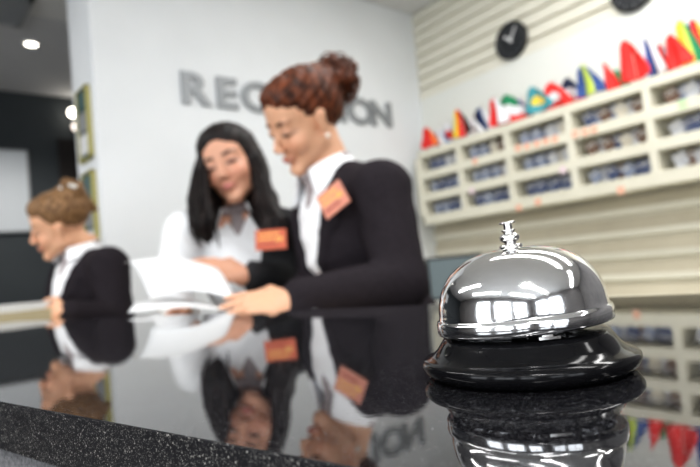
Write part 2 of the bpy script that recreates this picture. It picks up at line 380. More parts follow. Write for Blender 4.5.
# px, py of base, height, width, code, words ; code: 'v:' bands across, 'h:' bands down, 'd:' field+disc
FL = [(431, 143, .15, .10, 'v:rro', 'plain red table flag, nearest the room corner'),
      (443, 139, .13, .09, 'v:pwl', 'small violet, white and blue table flag'),
      (452, 137, .16, .12, 'd:wr', 'white table flag with a red emblem'),
      (464, 133, .18, .10, 'v:yrk', 'black, red and gold table flag'),
      (476, 130, .13, .09, 'v:ww', 'plain white small table flag'),
      (486, 127, .18, .10, 'v:nbw', 'navy and blue table flag with white edge'),
      (501, 123, .17, .09, 'v:rw', 'red and white narrow table flag'),
      (513, 118, .18, .15, 'h:gwr', 'green, white and red horizontally banded table flag'),
      (526, 114, .17, .08, 'v:wpn', 'dark violet and white narrow table flag'),
      (541, 108, .18, .12, 'd:ty', 'teal table flag with a yellow disc'),
      (558, 102, .19, .12, 'd:rw', 'red table flag with a white emblem'),
      (575, 97, .20, .13, 'h:nwr', 'table flag with navy tip, white middle and red hem'),
      (592, 91, .20, .13, 'v:beb', 'blue table flag with a yellow green stripe'),
      (612, 85, .19, .09, 'v:wrr', 'red table flag with a white edge'),
      (624, 81, .15, .08, 'v:gg', 'plain green small table flag'),
      (637, 76, .24, .13, 'v:rrr', 'tallest plain red table flag, triangular'),
      (655, 71, .23, .11, 'v:wbw', 'white table flag with a blue stripe and tip'),
      (669, 66, .20, .11, 'v:trt', 'teal and red table flag'),
      (682, 62, .19, .09, 'v:rr', 'plain red table flag beside the green and yellow one'),
      (692, 58, .26, .10, 'v:yeg', 'green, lime and yellow table flag'),
      (704, 54, .26, .10, 'v:bry', 'yellow, red and blue table flag at the right edge')]
for i, (px, py, h, w, code, words) in enumerate(FL):
    FX = RX+.035+.052*(i % 3); p = onX(px, py, FX); zt = RZ0+RH; h *= (1.08 if i < 8 else .90); w *= (1.40 if i < 11 else 1.0)
    t = empty('table_flag', (FX, p.y, zt), 0, words+' on top of the cream rack', 'flag', 'small national flags along the rack')
    ONWALL.append(t); bm = bmesh.new(); lathe(bm, [(0, 0), (.018, 0), (.016, .006), (.004, .010), (0, .010)], 16); meshobj('base', bm, M['pole'], t, smooth=True)
    bm = bmesh.new(); tube(bm, [(0, 0, .006), (.004, .012, h+.012)], .0022, 6); meshobj('pole', bm, M['pole'], t, smooth=True)
    bm = bmesh.new(); nu, nv = 16, 14; kind, cs = code.split(':'); G = []
    for a in range(nv+1):
        v = a/nv; row = []
        for b in range(nu+1):
            u = b/nu
            ww = w*1.1*(.42+.58*min(1, v*1.3))
            yy = (.012*(1-v))+ (.5-u)*ww+.014*(1-v)
            zz = h-(h-.012)*v*(1-.10*abs(u-.35)) - .030*abs(u-.4)*(1-v)*2
            xx = -.006+.013*math.sin(u*9+i)*(.3+.7*v)+.006*math.sin(v*5+i*2)
            row.append(bm.verts.new((xx, yy, zz)))
        G.append(row)
    for a in range(nv):
        for b in range(nu):
            u = (b+.5)/nu; v = (a+.5)/nv
            if kind == 'v': c = cs[min(len(cs)-1, int(u*len(cs)))]
            elif kind == 'h': c = cs[min(len(cs)-1, int((v*.9+.25*(.5-u)*.6)*len(cs)) if v*.9+.15*(.5-u) > 0 else 0)]
            else: c = cs[1] if ((u-.5)/.26)**2+((v-.55)/.17)**2 < 1 else cs[0]
            f = bm.faces.new((G[a][b], G[a][b+1], G[a+1][b+1], G[a+1][b])); f.material_index = fkeys.index(c)
    o = meshobj('flag_cloth', bm, fmats, t, smooth=True)
    md = o.modifiers.new('sol', 'SOLIDIFY'); md.thickness = .0012
# ------------------------------------------------------------------ wall clocks
def clock(p, label, r=.110):
    t = empty('wall_clock', p, 0, label, 'clock', 'round black clocks on the slatted wall'); ONWALL.append(t)
    bm = bmesh.new(); lathe(bm, [(0, 0), (r*.94, 0), (r, .008), (r, .024), (r*.95, .030), (r*.90, .026), (r*.89, .018), (0, .018)], 48, '-x'); meshobj('case', bm, M['black'], t, smooth=True)
    bm = bmesh.new(); lathe(bm, [(r*.885, .0185), (0, .0190)], 48, '-x'); meshobj('dial', bm, mat('clock_dial', (.02, .022, .026), .3), t)
    bm = bmesh.new()
    for k in range(12):
        mt = Matrix.Rotation(k*PI/6, 4, 'X'); bx(bm, -.0215, -.0195, -.002, .002, r*.72, r*.84, 0, mt)
    meshobj('hour_mark', bm, M['grey'], t)
    # hands: left in the view = +Y
    for nm, an, ln, w_ in (('hour_hand', -.85, .50, .006), ('minute_hand', .55, .72, .0045)):
        bm = bmesh.new(); bx(bm, -.0245, -.0225, -w_, w_, -.012, r*ln, 0, Matrix.Rotation(an, 4, 'X')); meshobj(nm, bm, M['white'], t)
    bm = bmesh.new(); lathe(bm, [(.007, .022), (.007, .027), (0, .028)], 16, '-x'); meshobj('hub', bm, M['white'], t)
clock(onX(513, 41, XR-.018), 'round black wall clock with white hands, whole in view')
clock(onX(634, -11, XR-.018), 'black wall clock cut off by the top edge of the photo')
# ------------------------------------------------------------------ counter
A = Jz(0, 402, CT); B = Jz(350, 467, CT)
dv = (A-B)[:2]; dv /= np.linalg.norm(dv); nv_ = np.array([-dv[1], dv[0]]);
if nv_[1] < 0: nv_ = -nv_
t0 = float(A[:2] @ nv_); t1 = float(Jz(420, 305, CT)[:2] @ nv_)
CA = math.atan2(dv[1], dv[0])       # counter long axis in authoring frame
def CR(s_, t_, z=0):                # counter frame -> world
    q = dv*s_+nv_*t_; return W((q[0], q[1], z))
rzc = YAW+CA-PI                     # +x of counter object points to the right along the counter
ctr = empty('reception_counter', CR(0, 0, 0), rzc, 'black polished granite reception counter with grey speckled front', 'counter')
s0, s1 = -1.9, 2.6   # local x: -> right is +, s = -x
bm = bmesh.new(); bx(bm, -s1, -s0, t0, t1, CT-.0225, CT)
for f in bm.faces:
    f.material_index = 0 if f.normal.z > .5 or f.calc_center_median().z > CT-1e-4 else 1
bm.normal_update()
for f in bm.faces: f.material_index = 0 if abs(f.normal.z) > .5 else 1
o = meshobj('granite_slab', bm, [M['granite'], M['graniteedge']], ctr, bevel=.0006, bseg=2)
box('front_panel', -s1+.02, -s0-.02, t0+.004, t0+.03, 0.0, CT-.0228, M['greylam'], ctr)
box('back_board', -s1+.02, -s0-.02, t1-.03, t1-.01, 0.0, CT-.0228, M['grey'], ctr)
# staff worktop just behind the counter
DZ = 1.05
dk = empty('staff_worktop', CR(0, 0, 0), rzc, 'beech staff worktop behind the granite counter', 'desk')
box('worktop', -s1+.05, -s0-.05, t1+.005, t1+.31, DZ-.03, DZ, M['woodd'], dk, bevel=.002)
for q in (-s1+.1, -.3, 1.7): box('support_panel', q, q+.03, t1+.02, t1+.29, 0, DZ-.031, M['grey'], dk)
# ------------------------------------------------------------------ bell
bc = np.array([.0655, .231])
bell = empty('call_bell', W((bc[0], bc[1], CT)), YAW, 'chrome reception call bell with black base on the granite counter', 'bell')
bm = bmesh.new()
lathe(bm, [(0, .0012), (.0385, .0004), (.0408, .0008), (.0428, .0026), (.0438, .0046), (.0438, .0060), (.0428, .0072), (.0410, .0078), (.0390, .0088), (.0370, .0105), (.0352, .0130), (.0338, .0148), (.0325, .0156), (.030, .0158), (.012, .0160), (0, .0160)], 128)
meshobj('base', bm, M['bellbase'], bell, smooth=True)
tilt = Matrix.Rotation(math.radians(-2.6), 4, 'Y')
bm = bmesh.new()
dome = [(.0316, .0182), (.0345, .0180), (.0356, .0182), (.0360, .0190), (.0360, .0222), (.0357, .0233), (.0349, .0238), (.0347, .0242)]
for k in range(1, 25):
    a = k/24*PI/2; e = .78
    dome.append((.0345*math.cos(a)**e if k < 24 else 0, .0242+.0252*math.sin(a)**.92))
lathe(bm, dome, 160); bmesh.ops.transform(bm, matrix=tilt, verts=bm.verts, space=Matrix.Translation((0, 0, -.02)))
o = meshobj('dome', bm, M['chrome'], bell, smooth=True)
kn = Matrix.Rotation(math.radians(-2.8), 4, 'Y') @ Matrix.Diagonal((1.22, 1.22, 1, 1))
bm = bmesh.new(); lathe(bm, [(0, .046), (.0038, .0480), (.0040, .0486), (.0040, .0503), (.0036, .0506), (.0020, .0508), (.0020, .0514), (.0028, .0518), (.0034, .0528), (.0035, .0535), (.0032, .0544), (.0023, .0551), (.0019, .0553), (.0019, .0558), (.0024, .0560), (.0024, .0566), (0, .0567)], 48)
bmesh.ops.transform(bm, matrix=kn, verts=bm.verts, space=Matrix.Translation((0, 0, -.02))); kb = meshobj('knob_collar', bm, M['chromefine'], bell, smooth=True)
bm = bmesh.new(); lathe(bm, [(0, .056), (.0015, .056), (.0015, .0588), (.0027, .0591), (.0029, .0594), (.0027, .0598), (0, .0599)], 40)
bmesh.ops.transform(bm, matrix=kn, verts=bm.verts, space=Matrix.Translation((0, 0, -.02))); meshobj('plunger', bm, M['chromefine'], bell, smooth=True)
bm = bmesh.new(); bx(bm, -.004, .004, -.0325, -.0255, .0160, .0170); bx(bm, -.002, .002, -.0300, -.0270, .0170, .0190); meshobj('striker_lever', bm, M['chromefine'], bell)
bm = bmesh.new(); lathe(bm, [(.006, .0158), (.006, .030), (0, .030)], 24); meshobj('post', bm, M['chromefine'], bell)
bell.scale = (.945, .945, 1.0)
# ------------------------------------------------------------------ back desk and monitor
bd = empty('back_desk', (XR-.04, YR-.05, 0), 0, 'low cream back desk along the slatted wall', 'desk')
ONWALL.append(bd); box('desk_top', -.55, 0, -2.2, -.02, .77, .80, M['rack'], bd, bevel=.002)
for q in (-2.15, -1.1, -.08): box('desk_side', -.50, -.02, q, q+.025, 0, .769, M['rack'], bd)
mp = J(456, 277, 3.25); mw = W(mp)
mo = empty('computer_monitor', (mw.x, mw.y, .80), YAW+.12, 'small dark-framed computer monitor on the back desk beneath the rack', 'monitor')
mh = mp[2]-.80; sw, sh = .165, .122
bm = bmesh.new(); bx(bm, -sw, sw, 0, .03, mh-sh, mh+sh); meshobj('casing', bm, M['black'], mo, bevel=.004)
box('screen', -sw+.014, sw-.014, -.003, .001, mh-sh+.014, mh+sh-.014, mat('screen_glass', (.13, .16, .17), .3, emit=(.30, .38, .41), es=.20), mo)
bm = bmesh.new(); bx(bm, -.02, .02, .03, .05, .01, mh); bx(bm, -.10, .10, -.05, .12, 0, .012); meshobj('stand', bm, M['black'], mo, bevel=.003)
# ------------------------------------------------------------------ SDF modelling kit
def nrm(v): v = np.asarray(v, float); return v/np.linalg.norm(v)
class Field:
    def __init__(s, lo, hi, h):
        s.h = h; s.lo = np.array(lo, float); n = np.ceil((np.array(hi)-s.lo)/h).astype(int)+1; s.n = n
        s.F = np.full(n, .2, np.float32)
        s.ax = [s.lo[i]+h*np.arange(n[i]) for i in range(3)]
    def _sub(s, lo, hi, pad):
        a = np.clip(np.floor((np.array(lo)-pad-s.lo)/s.h).astype(int), 0, s.n); b = np.clip(np.ceil((np.array(hi)+pad-s.lo)/s.h).astype(int)+1, 0, s.n)
        sl = tuple(slice(a[i], b[i]) for i in range(3))
        X = s.ax[0][sl[0]][:, None, None]; Y = s.ax[1][sl[1]][None, :, None]; Z = s.ax[2][sl[2]][None, None, :]
        return sl, X, Y, Z
    def add(s, prim, k=.012):
        fn, lo, hi = prim; sl, X, Y, Z = s._sub(lo, hi, k+3*s.h)
        if min(sl[i].stop-sl[i].start for i in range(3)) <= 0: return
        d = fn(X, Y, Z); a = s.F[sl]
        if k > 0:
            hh = np.clip(.5+.5*(a-d)/k, 0, 1); s.F[sl] = (a*(1-hh)+d*hh-k*hh*(1-hh)).astype(np.float32)
        else: s.F[sl] = np.minimum(a, d)
    def cut(s, prim, k=.006):
        fn, lo, hi = prim; sl, X, Y, Z = s._sub(lo, hi, k+3*s.h)
        if min(sl[i].stop-sl[i].start for i in range(3)) <= 0: return
        d = -fn(X, Y, Z); a = s.F[sl]; hh = np.clip(.5-.5*(a-d)/k, 0, 1)
        s.F[sl] = (a*(1-hh)+d*hh+k*hh*(1-hh)).astype(np.float32)
    def mesh(s, smooth=1):
        F = s.F; F[0] = F[-1] = .1; F[:, 0] = F[:, -1] = .1; F[:, :, 0] = F[:, :, -1] = .1
        neg = F < 0; c = np.zeros(tuple(s.n-1), np.int8)
        for dx in (0, 1):
            for dy in (0, 1):
                for dz in (0, 1): c += neg[dx:dx+s.n[0]-1, dy:dy+s.n[1]-1, dz:dz+s.n[2]-1]
        idx = np.argwhere((c > 0) & (c < 8)); N = len(idx)
        ids = -np.ones(tuple(s.n-1), np.int32); ids[tuple(idx.T)] = np.arange(N)
        acc = np.zeros((N, 3)); cnt = np.zeros(N)
        for ax in range(3):
            o = [i for i in range(3) if i != ax]
            for u in (0, 1):
                for v in (0, 1):
                    a = idx.copy(); a[:, o[0]] += u; a[:, o[1]] += v; b = a.copy(); b[:, ax] += 1
                    fa = F[tuple(a.T)]; fb = F[tuple(b.T)]; mk = (fa < 0) != (fb < 0)
                    t = fa[mk]/(fa[mk]-fb[mk]); p = a[mk].astype(float); p[:, ax] += t
                    acc[mk] += p; cnt[mk] += 1
        V = acc/cnt[:, None]; Q = []
        for ax in range(3):
            o = [i for i in range(3) if i != ax]
            sa = [slice(1, -1)]*3; sa[ax] = slice(0, -1); sb = [slice(1, -1)]*3; sb[ax] = slice(1, None)
            na = neg[tuple(sa)]; nb = neg[tuple(sb)]; e = np.argwhere(na != nb)
            flip = na[tuple(e.T)]; base = e.copy(); base[:, o[0]] += 1; base[:, o[1]] += 1
            def cid(du, dv):
                q = base.copy(); q[:, o[0]] -= du; q[:, o[1]] -= dv; return ids[tuple(q.T)]
            q = np.stack([cid(0, 0), cid(1, 0), cid(1, 1), cid(0, 1)], 1)
            if ax == 1: flip = ~flip
            q[~flip] = q[~flip][:, ::-1]; Q.append(q)
        Q = np.concatenate(Q); Q = Q[(Q >= 0).all(1)]
        for _ in range(smooth):
            a = np.zeros_like(V); n = np.zeros(N)
            for i in range(4):
                j = (i+1) % 4
                for p_, q_ in ((Q[:, i], Q[:, j]), (Q[:, j], Q[:, i])):
                    for ax in range(3): a[:, ax] += np.bincount(p_, V[q_, ax], N)
                    n += np.bincount(p_, minlength=N)
            mk = n > 0; V[mk] = .5*V[mk]+.5*a[mk]/n[mk][:, None]
        return s.lo+V*s.h, Q
def cap(a, b, ra, rb, flat=None, fs=1.):
    a = np.array(a, float); b = np.array(b, float); ab = b-a; L2 = max(ab@ab, 1e-9); r = max(ra, rb)
    def fn(X, Y, Z):
        px, py, pz = X-a[0], Y-a[1], Z-a[2]; t = np.clip((px*ab[0]+py*ab[1]+pz*ab[2])/L2, 0, 1)
        qx, qy, qz = px-t*ab[0], py-t*ab[1], pz-t*ab[2]
        if flat is not None:
            k = qx*flat[0]+qy*flat[1]+qz*flat[2]; g = (1/fs-1)*k; qx, qy, qz = qx+g*flat[0], qy+g*flat[1], qz+g*flat[2]
        return np.sqrt(qx*qx+qy*qy+qz*qz)-(ra+(rb-ra)*t)
    return fn, np.minimum(a, b)-r, np.maximum(a, b)+r
def ell(c, r, R=None):
    c = np.array(c, float); r = np.array(r, float); R = np.eye(3) if R is None else R; m = np.sqrt((R**2)@(r**2))
    def fn(X, Y, Z):
        px, py, pz = X-c[0], Y-c[1], Z-c[2]; k0 = 0; k1 = 0
        for i in range(3):
            q = px*R[0, i]+py*R[1, i]+pz*R[2, i]; k0 = k0+(q/r[i])**2; k1 = k1+(q/r[i]**2)**2
        k0 = np.sqrt(k0); return k0*(k0-1)/np.maximum(np.sqrt(k1), 1e-6)
    return fn, c-m, c+m
TT = np.array([-.10, 0, .05, .10, .18, .30, .42, .60, .78, .95, 1.08]); TA = np.array([.046, .052, .085, .135, .165, .162, .152, .128, .148, .165, .155]); TB = np.array([.046, .052, .062, .078, .095, .112, .125, .092, .105, .118, .11])
def torso(N_, H_, rt, fw, inf=0., tmin=-.1, tmax=1.08, yoff=.0):
    N_ = np.array(N_); H_ = np.array(H_); ax = H_-N_; L_ = np.linalg.norm(ax); ax = ax/L_
    def coords(X, Y, Z):
        px, py, pz = X-N_[0], Y-N_[1], Z-N_[2]; t = (px*ax[0]+py*ax[1]+pz*ax[2])/L_
        return t, px*rt[0]+py*rt[1]+pz*rt[2], px*fw[0]+py*fw[1]+pz*fw[2]
    def fn(X, Y, Z):
        t, x, y = coords(X, Y, Z); a = np.interp(t, TT, TA)+inf; b = np.interp(t, TT, TB)+inf
        q = np.sqrt((x/a)**2+(y/b)**2); d = (q-1)*np.minimum(a, b)
        return np.maximum(d, np.maximum((tmin-t)*L_, (t-tmax)*L_))
    e = np.array([.2, .2, .1]); p0 = N_+ax*L_*tmin; p1 = N_+ax*L_*tmax
    return (fn, np.minimum(p0, p1)-e, np.maximum(p0, p1)+e), coords
def head_R(yaw, pt, r):
    cy, sy = math.cos(yaw), math.sin(yaw); cp, sp = math.cos(pt), math.sin(pt); cr, sr = math.cos(r), math.sin(r)
    return np.array([[cy, -sy, 0], [sy, cy, 0], [0, 0, 1]]) @ np.array([[1, 0, 0], [0, cp, sp], [0, -sp, cp]]) @ np.array([[cr, 0, sr], [0, 1, 0], [-sr, 0, cr]])
def head_prims(C, R):
    g = lambda p: C+R@np.array(p, float); E = lambda c, r: ell(g(c), r, R); K = lambda a, b, ra, rb: cap(g(a), g(b), ra, rb)
    out = [(E((0, -.015, .036), (.073, .092, .080)), .01), (E((0, .028, -.025), (.060, .060, .080)), .02), (E((0, .044, .040), (.058, .042, .050)), .015)]
    for s in (-1, 1):
        out += [(K((s*.048, .005, -.055), (s*.010, .068, -.100), .018, .014), .02), (E((s*.036, .062, -.036), (.021, .020, .022)), .015)]
    out += [(E((0, .074, -.103), (.019, .014, .014)), .014), (K((-.038, .076, .018), (.038, .076, .018), .008, .008), .012)]
    cuts = [(E((s*.031, .098, -.001), (.016, .013, .010)), .010) for s in (-1, 1)]
    post = [(E((s*.031, .0765, -.002), (.014, .0125, .0115)), .003) for s in (-1, 1)]
    post += [(K((0, .086, .008), (0, .103, -.032), .0055, .0080), .008), (E((0, .103, -.036), (.0095, .010, .0085)), .006)]
    post += [(E((s*.011, .098, -.041), (.007, .008, .007)), .006) for s in (-1, 1)]
    post += [(E((0, .0875, -.0640), (.023, .010, .0050)), .005), (E((0, .0860, -.0725), (.019, .0105, .0060)), .005)]
    for s in (-1, 1):
        post += [(K((s*.074, -.002, .008), (s*.072, .004, -.032), .0125, .008), .006)]
    return out, cuts, post
def hand(prims, wr, d, side, pn, curl=(.5, .6, .7, .8), tc=.3, scale=1., spread=.05):
    """wr wrist, d direction of fingers, side = thumb side, pn = palm normal (curl direction)"""
    wr = np.array(wr, float); d = nrm(d); pn = nrm(np.array(pn)-d*(np.array(pn)@d)); side_ = nrm(np.cross(d, pn)); side = side_ if side_@np.array(side) > 0 else -side_
    s = scale; R = np.stack([side, d, pn], 1)
    prims.append((ell(wr+d*.045*s, (.036*s, .050*s, .0145*s), R), .010))
    for i in range(3): prims.append((cap(wr+d*.005*s, wr+d*.078*s+side*(.026-.018*i*1.0)*s, .014*s, .0105*s), .008))
    ln = (.070, .078, .072, .056)
    for i in range(4):
        k = wr+d*(.084-.004*abs(i-1))*s+side*(.028-.0185*i)*s; ang = .15; dd = nrm(d+side*spread*(1.5-i)); p = k; rr = (.0092, .0095, .009, .008)[i]*s
        for j, fr in enumerate((.45, .31, .24)):
            ang += curl[i]*(.6, .8, .6)[j]; q = p+(dd*math.cos(ang)+pn*math.sin(ang))*ln[i]*fr*s
            prims.append((cap(p, q, rr*(1-.09*j), rr*(1-.09*(j+1))), .003)); p = q
    b = wr+d*.022*s+side*.026*s; m1 = b+nrm(d*.7+side*.75+pn*.25)*.036*s; m2 = m1+nrm(d*(1-.3*tc)+side*.25*(1-tc)+pn*(.2+tc))*.030*s; m3 = m2+nrm(d+pn*tc*.9-side*.15)*.026*s
    prims += [(cap(b, m1, .0145*s, .0115*s), .008), (cap(m1, m2, .0108*s, .0098*s), .004), (cap(m2, m3, .0096*s, .0078*s), .003)]
PHI = math.radians
class Person: pass
def mk(name, V, Q, m, base, parent=None, cols=None):
    me = bpy.data.meshes.new(name); V = (V-np.array([base[0], base[1], 0])).astype(np.float32)
    me.vertices.add(len(V)); me.vertices.foreach_set('co', V.ravel()); me.loops.add(Q.size); me.loops.foreach_set('vertex_index', Q.astype(np.int32).ravel())
    me.polygons.add(len(Q)); me.polygons.foreach_set('loop_start', np.arange(0, Q.size, 4, dtype=np.int32)); me.polygons.foreach_set('loop_total', np.full(len(Q), 4, np.int32))
    me.update(calc_edges=True); me.validate(); me.polygons.foreach_set('use_smooth', np.ones(len(me.polygons), bool)); me.materials.append(m)
    if cols is not None:
        ca = me.color_attributes.new('Col', 'FLOAT_COLOR', 'POINT'); c4 = np.ones((len(V), 4), np.float32); c4[:, :3] = cols; ca.data.foreach_set('color', c4.ravel())
    o = bpy.data.objects.new(name, me); COL.objects.link(o)
    if parent is None: o.location = W((base[0], base[1], 0)); o.rotation_euler = (0, 0, YAW)
    else: o.parent = parent
    return o
def poly_child(name, pts, m, base, parent, th=.003, smooth=True, sub=0):
    """thin cloth/card piece from a grid of points (rows x cols x 3) in the authoring frame"""
    P = np.array(pts, float); nr, nc = P.shape[:2]; bm = bmesh.new(); vs = [[bm.verts.new((P[i, j, 0]-base[0], P[i, j, 1]-base[1], P[i, j, 2])) for j in range(nc)] for i in range(nr)]
    for i in range(nr-1):
        for j in range(nc-1): bm.faces.new((vs[i][j], vs[i][j+1], vs[i+1][j+1], vs[i+1][j]))
    o = meshobj(name, bm, m, parent, smooth=smooth); 
    if sub: md = o.modifiers.new('sub', 'SUBSURF'); md.levels = md.render_levels = sub
    md = o.modifiers.new('sol', 'SOLIDIFY'); md.thickness = th; md.offset = 0
    return o
def skin_cols(V, C, R, base, lip, eyec, brow):
    L_ = (V-C)@R; x, y, z = np.abs(L_[:, 0]), L_[:, 1], L_[:, 2]
    col = np.tile(np.array(base), (len(V), 1)); 
    def blend(w, c):
        nonlocal col; w = np.clip(w, 0, 1)[:, None]; col = col*(1-w)+np.array(c)*w
    g = lambda cx_, cz, sx, sz, y0=.05: np.exp(-((x-cx_)/sx)**2-((z-cz)/sz)**2)*(y > y0)*(np.linalg.norm(L_, axis=1) < .16)
    blend(g(.040, -.035, .022, .020)*.40, (base[0]*.98, base[1]*.66, base[2]*.62))
    blend(g(.031, -.001, .018, .011)*.55, eyec)
    blend(g(.031, -.007, .0135, .0032)*1.6, (.03, .018, .015))
    blend(g(.0, -.0680, .019, .0070, .075)*1.1, lip)
    blend((g(.024, .0205, .010, .0038)+g(.038, .0215, .010, .0034))*1.1, brow)
    blend(g(.010, -.046, .004, .003, .09)*.8, (.25, .10, .07))
    return col
def build_person(sp):
    base = sp['base']; C = np.array(sp['C']); R = sp['R']; N_, H_ = np.array(sp['N']), np.array(sp['H'])
    y = PHI(sp['tyaw']); fw = np.array([-math.sin(y), math.cos(y), 0]); ax = nrm(H_-N_); fw = nrm(fw-ax*(fw@ax)); rt = nrm(np.cross(fw, -ax)) # right = fwd x up
    LS, RS, LE, RE, LW, RW = (np.array(sp[k]) for k in ('LS', 'RS', 'LE', 'RE', 'LW', 'RW'))
    allp = np.array([C, N_, H_, LS, RS, LE, RE, LW, RW]); lo = allp.min(0)-.24; hi = allp.max(0)+.24; lo[2] = -.01; h = .004
    Fb = Field(lo, hi, h)
    a, cuts, post = head_prims(C, R)
    for p_, k in a: Fb.add(p_, k)
    for p_, k in cuts: Fb.cut(p_, k)
    for p_, k in post: Fb.add(p_, k)
    nk = C+R@np.array([0, -.022, -.055])
    Fb.add(cap(nk, N_, .047, .052), .018)
    tp, tco = torso(N_, H_, rt, fw); Fb.add(tp, .02)
    for Sx in (LS, RS): Fb.add(cap(N_+ax*.05, Sx, .045, .048), .03)
    for Sx, Ex, Wx in ((LS, LE, LW), (RS, RE, RW)):
        Fb.add(cap(Sx, Ex, .047, .037), .02); Fb.add(cap(Ex, Wx, .038, .026), .01)
    hp = []
    for hs in sp['hands']: hand(hp, *hs[0], **hs[1])
    for p_, k in hp: Fb.add(p_, k)
    # legs & feet
    shoes = []; legs = []
    for s in (-1, 1):
        hj = H_+rt*s*.085+ax*.03; kn_ = np.array([hj[0]+fw[0]*.02, hj[1]+fw[1]*.02, sp['H'][2]*.53]); an = np.array([hj[0]-fw[0]*.01, hj[1]-fw[1]*.01, .085])
        Fb.add(cap(hj, kn_, .085, .055), .02); Fb.add(cap(kn_, an, .055, .036), .01); toe = an+np.array([fw[0]*.15, fw[1]*.15, -.055])
        Fb.add(cap(an-np.array([0, 0, .035]), toe, .034, .024), .01); legs.append((hj, kn_, an)); shoes.append((an, toe))
    V, Q = Fb.mesh(1)
    cols = skin_cols(V, C, R, sp['skin'], sp['lip'], sp['eyec'], sp['brow'])
    body = mk('person', V, Q, M['skin'], base, None, cols); tag(body, sp['label'], 'person')
    # trousers
    Ft = Field((lo[0], lo[1], .0), (hi[0], hi[1], H_[2]+.2), .007)
    tpp, _ = torso(N_, H_, rt, fw, .008, .72, 1.1); Ft.add(tpp, .01)
    for hj, kn_, an in legs: Ft.add(cap(hj, kn_, .098, .075), .02); Ft.add(cap(kn_, an-np.array([0, 0, .02]), .075, .068), .01)
    V, Q = Ft.mesh(2); mk('trousers', V, Q, M['navyfab'], base, body)
    for an, toe in shoes:
        Fs = Field(np.minimum(an, toe)-.07, np.maximum(an, toe)+np.array([.07, .07, .02]), .005)
        Fs.add(cap((an[0]-fw[0]*.02, an[1]-fw[1]*.02, .045), (toe[0], toe[1], .032), .043, .031), .01)
        Fs.F = np.maximum(Fs.F, (.001-Fs.ax[2])[None, None, :].astype(np.float32)); V, Q = Fs.mesh(1); mk('shoe', V, Q, M['shoe'], base, body)
    # shirt
    sh = .005
    Fs = Field((lo[0], lo[1], H_[2]-.05), (hi[0], hi[1], N_[2]+.12), sh)
    tps, tcs = torso(N_, H_, rt, fw, .007, sp.get('shirt_t0', .02), .85); Fs.add(tps, .01)
    for s_, on in ((-1, sp.get('shirt_L', 0)), (1, sp.get('shirt_R', 0))):
        Sx, Ex, Wx = (LS, LE, LW) if s_ < 0 else (RS, RE, RW)
        Fs.add(cap(N_+ax*.06+rt*s_*.04, Sx, .05, .055), .03)
        if on: Fs.add(cap(Sx, Ex, .062, .055), .02); Fs.add(cap(Ex, Wx+(Ex-Wx)*.08, .055, .040), .015)
    # opening at the throat
    def throat(X, Y, Z):
        t, x, yy = tcs(X, Y, Z); w = np.interp(t, [-.1, .0, .16], [.055, .046, .0]); return np.maximum(np.abs(x)-w, .02-yy)
    Fs.cut((throat, N_-.15, N_+.15), .004)
    V, Q = Fs.mesh(1)
    # soft wrinkles
    n_ = .0022*np.sin(V[:, 2]*90+V[:, 0]*40)*np.sin(V[:, 0]*70+V[:, 1]*55); V = V+fw*n_[:, None]
    mk('shirt', V, Q, M['shirt'], base, body)
    # jacket
    Fj = Field((lo[0], lo[1], H_[2]-.20), (hi[0], hi[1], N_[2]+.13), .0055)
    tpj, tcj = torso(N_, H_, rt, fw, .019, .03, 1.12); Fj.add(tpj, .01)
    jl, jr = sp.get('jack_L', 1), sp.get('jack_R', 1)
    for s_, on in ((-1, jl), (1, jr)):
        Sx, Ex, Wx = (LS, LE, LW) if s_ < 0 else (RS, RE, RW)
        if on:
            Fj.add(cap(N_+ax*.050+rt*s_*.062, Sx, .052, .062), .035)
            Fj.add(cap(Sx, Ex, .066, .056), .025); Fj.add(cap(Ex, Wx+(Ex-Wx)*.10, .056, .042), .015)
    vt = sp.get('v_t', .62); vw = sp.get('v_w', .085)
    def vw_(t): return np.interp(t, [-.1, 0, .1, vt], [vw*.7, vw*.9, vw, -.004])
    # lapels: slightly raised band beside the opening
    def lap(X, Y, Z):
        t, x, yy = tcj(X, Y, Z); w = vw_(t); a = np.interp(t, TT, TA)+.026; b = np.interp(t, TT, TB)+.026
        d = (np.sqrt((x/a)**2+(yy/b)**2)-1)*np.minimum(a, b); lw = np.interp(t, [0, .10, .16, .28, .30, vt], [.035, .045, .060, .060, .040, .010])
        return np.maximum(np.maximum(d, np.maximum(.02-t, t-vt)*.5), np.maximum(np.abs(x)-w-lw, .01-yy))
    if jl and jr: Fj.add((lap, N_-.45, N_+.35), .002)
    def vee(X, Y, Z):
        t, x, yy = tcj(X, Y, Z); return np.maximum(np.abs(x)-vw_(t), .0-yy)
    Fj.cut((vee, N_-.5, N_+.5), .004)
    if not jr:
        def right(X, Y, Z):
            t, x, yy = tcj(X, Y, Z); return -(x+.01)+0*X
        Fj.cut((right, lo, hi), .004)
    V, Q = Fj.mesh(2)
    n_ = .0025*np.sin(V[:, 2]*60+V[:, 0]*50)*np.sin(V[:, 1]*45-V[:, 2]*30); V = V+fw*n_[:, None]
    mk('jacket', V, Q, sp.get('jmat', M['navyfab']), base, body)
    # scarf
    if sp.get('scarf', 1):
        Fc = Field(N_-(.42 if sp.get('scarf_long') else .16), N_+(.22 if sp.get('scarf_long') else .14), .004)
        for k in range(12):
            a0_, a1_ = 2*PI*k/12, 2*PI*(k+1)/12
            pt_ = lambda a: N_-ax*(.012-.010*math.cos(a))+rt*.054*math.sin(a)+fw*(.010+.056*math.cos(a))
            Fc.add(cap(pt_(a0_), pt_(a1_), .014, .014), .008)
        kt = N_+ax*.03+fw*.070; Fc.add(cap(kt, kt+ax*.06+fw*.016, .020, .028, fw, .45), .012)
        Fc.add(cap(kt+ax*.05+fw*.014, kt+ax*.12+fw*.018, .026, .018, fw, .4), .012)
